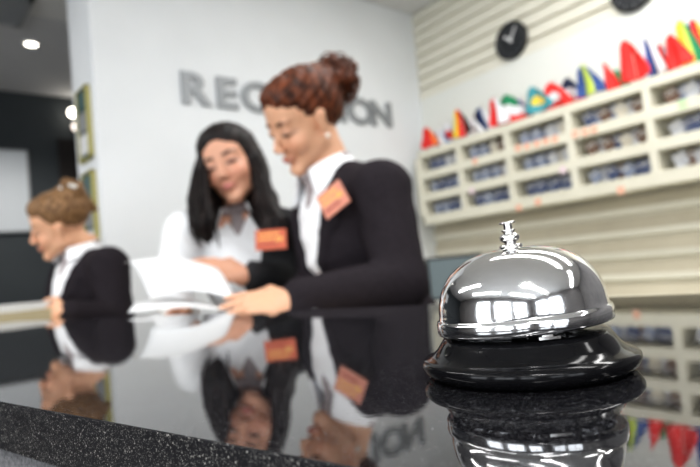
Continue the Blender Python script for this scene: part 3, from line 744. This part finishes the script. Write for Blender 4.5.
        if sp.get('scarf_long'):
            q0 = kt+ax*.09+fw*.018; Fc.add(cap(q0, q0+ax*.10+fw*.022, .024, .030, fw, .4), .012); Fc.add(cap(q0+ax*.10+fw*.022, q0+ax*.26+fw*.008, .030, .034, fw, .4), .012)
        V, Q = Fc.mesh(1); mk('scarf', V, Q, M['scarf'], base, body)
    # collar: two folded flaps
    cs = sp.get('collar', 1.0)
    for s_ in (-1, 1):
        G = []
        for v in np.linspace(0, 1, 6):
            row = []
            for u in np.linspace(0, 1, 9):
                a = u*2.75   # from the nape (0) to the front
                top = N_-ax*(.040-.028*u)+rt*s_*(.062+.004*u)*math.sin(a*.95+.02)+fw*(-.060*math.cos(a)*(1 if a < 1.57 else 1.0)+.006)
                ww = (.030+.034*u**2)*cs; out = rt*s_*(math.sin(a*.9)*.40+.28*u)-fw*math.cos(a)*.35
                row.append(top+(ax*.80+nrm(out)*(.45 if v > .12 else .1))*ww*v+fw*(.004+.012*u*u))
            G.append(row)
        poly_child('collar', G, M['shirt'], base, body, .004, sub=1)
    # eyes (small, mostly closed lids) and lashes
    for s_ in (-1, 1):
        bm = bmesh.new(); pts = []
        for k in range(9):
            u = k/8; q = C+R@np.array([s_*(.018+.026*u), .0885-.0085*abs(u-.45)**1.5*2-.002, -.0065-.0022*math.sin(u*PI)]); pts.append((q[0]-base[0], q[1]-base[1], q[2]))
        tube(bm, pts, [.0006]+[.0016]*7+[.0006], 6); meshobj('eyelash', bm, M['lash'], body, smooth=True)
        bm = bmesh.new(); pts = []
        for k in range(9):
            u = k/8; q = C+R@np.array([s_*(.014+.034*u), .0875-.017*u*u, .0185+.006*math.sin(u*2.4)]); pts.append((q[0]-base[0], q[1]-base[1], q[2]))
        tube(bm, pts, [.0012]+[.0026]*5+[.0022, .0016, .0008], 6); meshobj('eyebrow', bm, sp['hairmat'], body, smooth=True)
    return body, rt, fw, ax, tco
def badge(px, py, D, w, h, rot, m, parent, base, yaw=0., tilt=0.):
    c = J(px, py, D); bm = bmesh.new()
    bx(bm, -w/2, w/2, -.0012, .0012, -h/2, h/2, 0)
    ym = 1
    for (x0, x1, z0, z1, mi) in ((-.40, .30, .22, .34, 1), (-.40, .10, -.02, .10, 1), (.14, .40, -.12, .12, 1), (-.40, .22, -.30, -.18, 2)):
        for k in range(6):
            a = x0+(x1-x0)*k/6; bx(bm, a*w, (a+(x1-x0)/6*.7)*w, -.0017, -.0010, z0*h, z1*h, mi)
    mt = Matrix.Translation((c[0]-base[0], c[1]-base[1], c[2])) @ Matrix.Rotation(yaw, 4, 'Z') @ Matrix.Rotation(tilt, 4, 'X') @ Matrix.Rotation(rot, 4, 'Y')
    bmesh.ops.transform(bm, matrix=mt, verts=bm.verts); return meshobj('name_badge', bm, [m, M['tagy'], M['tagd']], parent)
def hair_mesh(name, prims, cuts, m, lo, hi, base, parent, h=.0045, amp=.0025, C=None, fr=150, post=()):
    Fh = Field(lo, hi, h)
    for p_, k in prims: Fh.add(p_, k)
    for p_, k in cuts: Fh.cut(p_, k)
    for p_, k in post: Fh.add(p_, k)
    V, Q = Fh.mesh(1); d = V-C; d = d/np.linalg.norm(d, axis=1)[:, None]
    n_ = np.sin(V[:, 0]*fr+6*np.sin(V[:, 2]*18))*np.sin(V[:, 1]*fr*.8+5*np.sin(V[:, 2]*14)); V = V+d*(amp*n_)[:, None]
    return mk(name, V, Q, m, base, parent)
def strands(name, curves, m, base, parent, r=.0012):
    bm = bmesh.new()
    for pts in curves: tube(bm, [(p[0]-base[0], p[1]-base[1], p[2]) for p in pts], [r]*(len(pts)-1)+[r*.3], 5)
    return meshobj(name, bm, m, parent, smooth=True)
# ================================================================== woman 1 (nearest)
C1 = J(304, 119, 1.39); R1 = head_R(PHI(121), PHI(28), PHI(-13))
sp = dict(base=(.09, 1.46), C=C1, R=R1, N=J(330, 171, 1.44), H=(.085, 1.46, .93), tyaw=120,
          LS=J(382, 190, 1.28), RS=J(320, 207, 1.55), LE=J(401, 283, 1.20), RE=J(318, 285, 1.50), LW=J(289, 302, 1.09), RW=J(272, 318, 1.24),
          hands=[], skin=(.70, .40, .26), lip=(.50, .13, .12), eyec=(.50, .27, .19), brow=(.16, .06, .035), hairmat=M['hair_red'],
          v_w=.092, v_t=.68, collar=1.45, label='woman with auburn updo in dark jacket holding a sheet, nearest the camera')
sp['hands'] = [((sp['LW'], (-1, -.02, .06), (0, 1, .8), (.05, .65, -.75)), dict(curl=(.08, .14, .20, .28), tc=.30, scale=.85, spread=.09)),
               ((sp['RW'], (-1, -.3, .0), (0, .2, 1), (-.1, -.6, -.8)), dict(curl=(.3, .35, .4, .45), tc=.4, scale=.95))]
p1, rt, fw, ax, tc1 = build_person(sp)
g = lambda p: C1+R1@np.array(p, float)
E1 = lambda c, r: ell(g(c), r, R1)
pr = [(E1((0, -.022, .044), (.081, .098, .080)), .01), (E1((0, -.06, .01), (.066, .055, .06)), .02), (E1((0, .035, .070), (.062, .05, .042)), .02)]
bun = g((0, -.128, .048))
for k in range(52):
    v = rng.normal(size=3); v /= np.linalg.norm(v); q = bun+v*np.array([.052, .052, .048])*rng.uniform(.6, 1.0)
    pr.append((ell(q, (.018, .018, .016)), .004))
pr.append((ell(bun, (.046, .046, .042)), .01)); pr.append((E1((0, -.085, .055), (.052, .05, .050)), .02))
cu = [(E1((0, .112, -.036), (.072, .075, .116)), .008), (E1((.085, .030, -.045), (.040, .045, .060)), .008), (E1((-.085, .030, -.045), (.040, .045, .060)), .008), (E1((0, -.02, -.10), (.09, .06, .05)), .01)]
cu += [(E1((s*.088, -.002, -.015), (.018, .022, .030)), .004) for s in (-1, 1)]
hair_mesh('hair', pr, cu, M['hair_red'], C1-.24, C1+.25, sp['base'], p1, C=C1, amp=.0028, fr=170)
crv = []
for k in range(90):
    v = rng.normal(size=3); v /= np.linalg.norm(v); u = np.cross(v, rng.normal(size=3)); u /= np.linalg.norm(u); rad = rng.uniform(.048, .068)
    pts = [bun+(v*math.cos(a)+u*math.sin(a))*rad*(1+.10*math.sin(a*5+k)) for a in np.linspace(0, rng.uniform(1.0, 2.2), 9)]; crv.append(pts)
strands('hair_curl', crv, M['hair_red'], sp['base'], p1, .0022)
bm = bmesh.new(); q = g((-.078, .004, -.046)); lathe(bm, [(0, -.006), (.005, -.0035), (.0062, 0), (.005, .0035), (0, .006)], 16, c=(q[0]-sp['base'][0], q[1]-sp['base'][1], q[2])); meshobj('earring', bm, M['pearl'], p1, smooth=True)
badge(333, 199.5, 1.245, .070, .060, -.50, M['tagp'], p1, sp['base'], yaw=-.55, tilt=-.12)
b1 = sp
# ================================================================== woman 2 (long black hair)
C2 = J(231, 165, 1.66); R2 = head_R(PHI(171), PHI(6), PHI(14.5))
sp = dict(base=(-.27, 1.74), C=C2, R=R2, N=J(240, 211, 1.72), H=(-.25, 1.74, .90), tyaw=178,
          LS=J(284, 232, 1.70), RS=J(186, 232, 1.66), LE=J(283, 283, 1.64), RE=J(172, 295, 1.62), LW=J(243, 276, 1.41), RW=J(186, 318, 1.46),
          hands=[], skin=(.66, .355, .24), lip=(.48, .13, .13), eyec=(.36, .18, .13), brow=(.03, .015, .012), hairmat=M['hair_black'],
          jack_R=0, shirt_R=1, v_t=.70, v_w=.080, collar=1.35, label='woman with long straight black hair in white blouse, standing in the middle')
sp['hands'] = [((sp['LW'], (-.95, -.1, .35), (-.2, .3, 1), (-.25, .6, -.75)), dict(curl=(.28, .45, .55, .6), tc=.35)),
               ((sp['RW'], (-.3, -1, .0), (.5, 0, .8), (.7, 0, -.5)), dict(curl=(.3, .35, .4, .45), tc=.4))]
M['greyfab'] = noisy('dark_grey_wool', (.028, .028, .031), (.042, .042, .045), 160, .8, bump=.15, spec=.12); sp['jmat'] = M['greyfab']
p2, rt, fw, ax, tc2 = build_person(sp)
g2 = lambda p: C2+R2@np.array(p, float)
E2 = lambda c, r: ell(g2(c), r, R2)
pr = [(E2((0, -.022, .044), (.084, .100, .088)), .01), (E2((0, .03, .066), (.066, .054, .050)), .02), (E2((0, -.07, -.02), (.085, .055, .10)), .03)]
def chain(pts, rs, k=.02, fl=None, fs=1):
    for (a, b, ra, rb) in zip(pts[:-1], pts[1:], rs[:-1], rs[1:]): pr.append((cap(a, b, ra, rb, fl, fs), k))
chain([J(246, 140, 1.66), J(257, 168, 1.64), J(266, 200, 1.58), J(276, 226, 1.52), J(281, 243, 1.51)], [.024, .024, .030, .034, .020])
chain([J(242, 155, 1.71), J(256, 195, 1.70), J(268, 225, 1.62)], [.050, .048, .03])
chain([J(213, 140, 1.65), J(203, 168, 1.62), J(200, 202, 1.56), J(203, 224, 1.50), J(207, 237, 1.50)], [.022, .022, .028, .028, .016])
chain([J(218, 155, 1.71), J(209, 195, 1.68), J(206, 222, 1.60)], [.050, .045, .03])
cu = [(E2((0, .112, -.036), (.058, .080, .112)), .008)]
hair_mesh('hair', pr, cu, M['hair_black'], C2-np.array([.28, .28, .36]), C2+np.array([.28, .25, .2]), sp['base'], p2, C=C2-np.array([0, 0, .05]), amp=.0016, fr=200)
crv = []
for k in range(70):
    s_ = 1 if k % 2 else -1; o_ = rng.uniform(-.028, .028, 3)
    P_ = [J(250, 150, 1.655), J(259, 172, 1.625), J(267, 205, 1.56), J(278, 228, 1.50), J(283, 246, 1.49)] if s_ > 0 else [J(208, 150, 1.64), J(202, 175, 1.605), J(200, 205, 1.54), J(204, 226, 1.485), J(208, 240, 1.48)]
    crv.append([p+o_*f_ for p, f_ in zip(P_, (.3, .75, 1, 1.1, .9))])
strands('hair_strand', crv, M['hair_black'], sp['base'], p2, .003)
for s_ in (-1, 1):
    q = g2((s_*.078, .008, -.048)); bm = bmesh.new()
    for zz, rr in ((0, .004), (-.014, .009), (-.034, .006)): lathe(bm, [(0, -rr), (rr*.8, -rr*.6), (rr, 0), (rr*.8, rr*.6), (0, rr)], 14, c=(q[0]-sp['base'][0], q[1]-sp['base'][1]-.012, q[2]+zz))
    meshobj('earring', bm, M['silver'], p2, smooth=True)
badge(271, 239.5, 1.455, .080, .052, .02, M['tagm'], p2, sp['base'], yaw=-.05, tilt=-.1)
# ================================================================== woman 3 (left, profile)
C3 = J(60, 224, 2.05); R3 = head_R(PHI(108), PHI(12.9), PHI(-20))
sp = dict(base=(-1.0, 2.16), C=C3, R=R3, N=J(84, 250, 2.12), H=(-.985, 2.16, .80), tyaw=140,
          LS=J(109, 266, 2.00), RS=J(72, 268, 2.22), LE=J(116, 318, 1.95), RE=J(80, 322, 2.12), LW=J(66, 313, 1.80), RW=J(58, 330, 1.95),
          hands=[], skin=(.74, .42, .27), lip=(.55, .17, .14), eyec=(.45, .25, .18), brow=(.20, .10, .05), hairmat=M['hair_blond'], scarf_long=1,
          label='woman with light brown updo in black jacket, bending forward at far left')
sp['hands'] = [((sp['LW'], (-1, -.1, .12), (0, 0, 1), (.1, 1, -.3)), dict(curl=(.5, .55, .6, .7), tc=.4, scale=.86)),
               ((sp['RW'], (-1, -.2, .0), (0, 0, 1), (0, -1, -.3)), dict(curl=(.3, .35, .4, .45), tc=.4))]
p3, rt, fw, ax, tc3 = build_person(sp)
g3 = lambda p: C3+R3@np.array(p, float)
E3 = lambda c, r: ell(g3(c), r, R3)
pr = [(E3((0, -.022, .044), (.078, .095, .080)), .01), (E3((0, .035, .070), (.060, .05, .042)), .02)]
bun3 = g3((0, -.070, .105)); pr.append((ell(bun3, (.044, .04, .034)), .02)); pr.append((cap(g3((0, -.09, .09)), g3((0, -.128, .02)), .026, .012), .015))
for k in range(16):
    v = rng.normal(size=3); v /= np.linalg.norm(v); pr.append((ell(bun3+v*.038, (.016, .016, .014)), .004))
cu = [(E3((0, .105, -.045), (.075, .075, .108)), .008), (E3((.085, .030, -.045), (.040, .045, .060)), .008), (E3((-.085, .030, -.045), (.040, .045, .060)), .008), (E3((0, -.03, -.085), (.10, .085, .07)), .01)]
cu += [(E3((s*.088, -.002, -.015), (.018, .022, .030)), .004) for s in (-1, 1)]
hair_mesh('hair', pr, cu, M['hair_blond'], C3-.24, C3+.25, sp['base'], p3, C=C3, amp=.0025, fr=170)
q = J(66, 183, 2.06); bm = bmesh.new(); q = g3((-.01, -.075, .125))
for k in range(5): lathe(bm, [(0, -.008), (.007, -.005), (.009, 0), (.007, .005), (0, .008)], 12, c=(q[0]-sp['base'][0]+.012*k-.02, q[1]-sp['base'][1]-.02, q[2]-.004*abs(k-2)))
meshobj('hair_clip', bm, M['pearl'], p3, smooth=True)
# ------------------------------------------------------------------ papers
def sheet(name, corners, sag, label, cat, group=None, n=14, th=.0006):
    TL, TR, BR, BL = [np.array(c) for c in corners]; o0 = (TL+TR+BR+BL)/4; bm = bmesh.new(); vs = []
    for i in range(n+1):
        v = i/n; row = []
        for j in range(n+1):
            u = j/n; p = (TL*(1-u)+TR*u)*(1-v)+(BL*(1-u)+BR*u)*v+np.array([0, 0, 1])*(sag[0]*math.sin(u*PI)+sag[1]*math.sin(v*PI)) - o0
            row.append(bm.verts.new((p[0]*CY-p[1]*SY, p[0]*SY+p[1]*CY, p[2])))
        vs.append(row)
    for i in range(n):
        for j in range(n): bm.faces.new((vs[i][j], vs[i][j+1], vs[i+1][j+1], vs[i+1][j]))
    o = meshobj(name, bm, M['paper'], None, W(o0), smooth=True); md = o.modifiers.new('sol', 'SOLIDIFY'); md.thickness = th
    return tag(o, label, cat, group)
sheet('paper_sheet', (J(124, 263, 1.42), J(208, 268, 1.34), J(236, 300, 1.115), J(150, 297, 1.12)), (.016, .026), 'large curled white sheet held up by the auburn-haired woman', 'paper')
sheet('paper_sheet', (J(138, 302, 1.26), J(200, 303, 1.22), J(236, 312, 1.10), J(128, 313, 1.03)), (.010, .004), 'lower flat white sheet beneath the curled one over the worktop', 'paper')
def stack(s_, t_, z, w, d, n, rz, label):
    c = CR(s_, t_, z); t = empty('paper_stack', c, rzc+rz, label, 'papers')
    for k in range(n):
        o = box('page', -w/2, w/2, -d/2, d/2, 0, .0035, M['paper'], t); o.location = (random.uniform(-.004, .004), random.uniform(-.004, .004), k*.0037); o.rotation_euler = (0, 0, random.uniform(-.02, .02))
def sn(p): q = np.array(p[:2]); return float(q@dv), float(q@nv_)
s_, t_ = sn(J(165, 312, .98)); stack(s_, t1+.135, DZ+.0005, .30, .21, 13, .1, 'white paper pile on the worktop under the held sheets')
# document box at far left
rr_ = ray(54, 306)[:2]; s_, t_ = sn(rr_*((t1+.275)/float(rr_@nv_))); c = CR(s_+.15, t1+.155, DZ+.0005)
tr = empty('document_box', c, rzc, 'low beige document box on the worktop at the left edge of the photo', 'box'); M['tray'] = mat('beige_tray', (.42, .37, .25), .5)
box('casing', -.17, .17, -.12, .12, 0, .084, M['tray'], tr, bevel=.002)
dwr = box('drawer', -.155, .155, -.126, -.1205, .010, .062, mat('beige_drawer', (.50, .45, .32), .5), tr, bevel=.001); box('handle', -.03, .03, -.131, -.1262, .032, .040, M['grey'], dwr)
t = empty('paper_stack', Vector(c)+Vector((0, 0, .0848)), rzc, 'white paper pile lying on top of the low beige document box', 'papers')
for k in range(6): o = box('page', -.15, .155, -.11, .105, 0, .0035, M['paper'], t); o.location = (random.uniform(-.004, .004), random.uniform(-.004, .004), k*.0037)
# ------------------------------------------------------------------ ceiling light panels (unseen, mostly added) and lamps
def panel(x, y, sx, sy, pw, label):
    t = empty('ceiling_light_panel', (x, y, HC), 0, label, 'ceiling light', 'rectangular ceiling light panels')
    bm = bmesh.new()
    for q in ((-sx, sx, -sy, -sy+.02), (-sx, sx, sy-.02, sy), (-sx, -sx+.02, -sy, sy), (sx-.02, sx, -sy, sy)): bx(bm, q[0], q[1], q[2], q[3], -.03, 0)
    meshobj('frame', bm, M['white'], t); box('diffuser', -sx+.02, sx-.02, -sy+.02, sy-.02, -.022, -.002, M['panel'], t)
    l = bpy.data.lights.new('panel_lamp', 'AREA'); l.shape = 'RECTANGLE'; l.size = sx*2; l.size_y = sy*2; l.energy = pw; l.color = (1, .99, .975)
    lo_ = bpy.data.objects.new('panel_lamp', l); COL.objects.link(lo_); lo_.location = (x, y, HC-.04)
for x, y in ((-2.2, -1.9), (-.9, -2.0), (1.6, -2.2), (-2.2, 1.0), (2.0, .5), (-1.1, 2.3), (1.2, .3)):  # panels near slatted wall, staff and wall end added to brighten them
    panel(x, y, .10, 1.1 if x < 2.3 else .7, 38 if x == 2.0 else 45 if y == 2.3 else 22, 'unseen rectangular ceiling light panel added over the reception hall')
def area(name, loc, target, sx, sy, e, col=(1, 1, 1)):
    l = bpy.data.lights.new(name, 'AREA'); l.shape = 'RECTANGLE'; l.size = sx; l.size_y = sy; l.energy = e; l.color = col
    o = bpy.data.objects.new(name, l); COL.objects.link(o); o.location = loc
    o.rotation_euler = (Vector(target)-Vector(loc)).to_track_quat('-Z', 'Y').to_euler(); return o
for p, q in wb: area('window_daylight', ((p+q)/2, YB-.2, 1.6), ((p+q)/2, 3, 1.2), 1.2, 1.6, 17, (.95, .98, 1))
for p, q in wl: area('window_daylight', (XL-.2, (p+q)/2, 1.6), (3, (p+q)/2, 1.2), 1.2, 1.6, 30, (.95, .98, 1))
pl = W((-.05, -1.35, HC))
panel(pl.x, pl.y, .17, .17, 45, 'small square ceiling light panel behind the counter customer')
l = bpy.data.lights.new('downlight_lamp', 'SPOT'); l.energy = 90; l.spot_size = 2.4; l.spot_blend = .6; l.shadow_soft_size = .05; l.color = (1, .97, .92)
o = bpy.data.objects.new('downlight_lamp', l); COL.objects.link(o); o.location = onZ(31, 43, HC)-Vector((0, 0, .03))
w = bpy.data.worlds.new('World'); SC.world = w; w.use_nodes = True
w.node_tree.nodes['Background'].inputs[0].default_value = (.85, .92, 1, 1); w.node_tree.nodes['Background'].inputs[1].default_value = 2.9
for o in ONWALL:
    o.location = WROT @ o.location; e = o.rotation_euler.copy(); o.rotation_euler = (Matrix.Rotation(math.radians(-4.0), 3, 'Z') @ e.to_matrix()).to_euler()
# ------------------------------------------------------------------ camera
cd = bpy.data.cameras.new('camera'); cam = bpy.data.objects.new('camera', cd); COL.objects.link(cam); SC.camera = cam
cd.lens = F_PX/700*36; cd.sensor_width = 36; cd.clip_start = .01; cd.clip_end = 60
fwd = Vector((0, math.cos(PITCH), math.sin(PITCH))); up = Vector((0, -math.sin(PITCH), math.cos(PITCH))); right = Vector((1, 0, 0))
ri = right*math.cos(ROLL)-up*math.sin(ROLL); ui = right*math.sin(ROLL)+up*math.cos(ROLL)
Rz = Matrix.Rotation(YAW, 3, 'Z'); ri, ui, fw_ = Rz@ri, Rz@ui, Rz@fwd
m4 = Matrix((ri, ui, -fw_)).transposed().to_4x4(); m4.translation = (0, 0, CAM_Z); cam.matrix_world = m4
cd.dof.use_dof = True; cd.dof.focus_distance = .212; cd.dof.aperture_fstop = 10.5
SC.cycles.use_denoising = True; SC.cycles.max_bounces = 8
SC.view_settings.view_transform = 'Standard'; SC.view_settings.look = 'Medium High Contrast'; SC.view_settings.exposure = -0.52
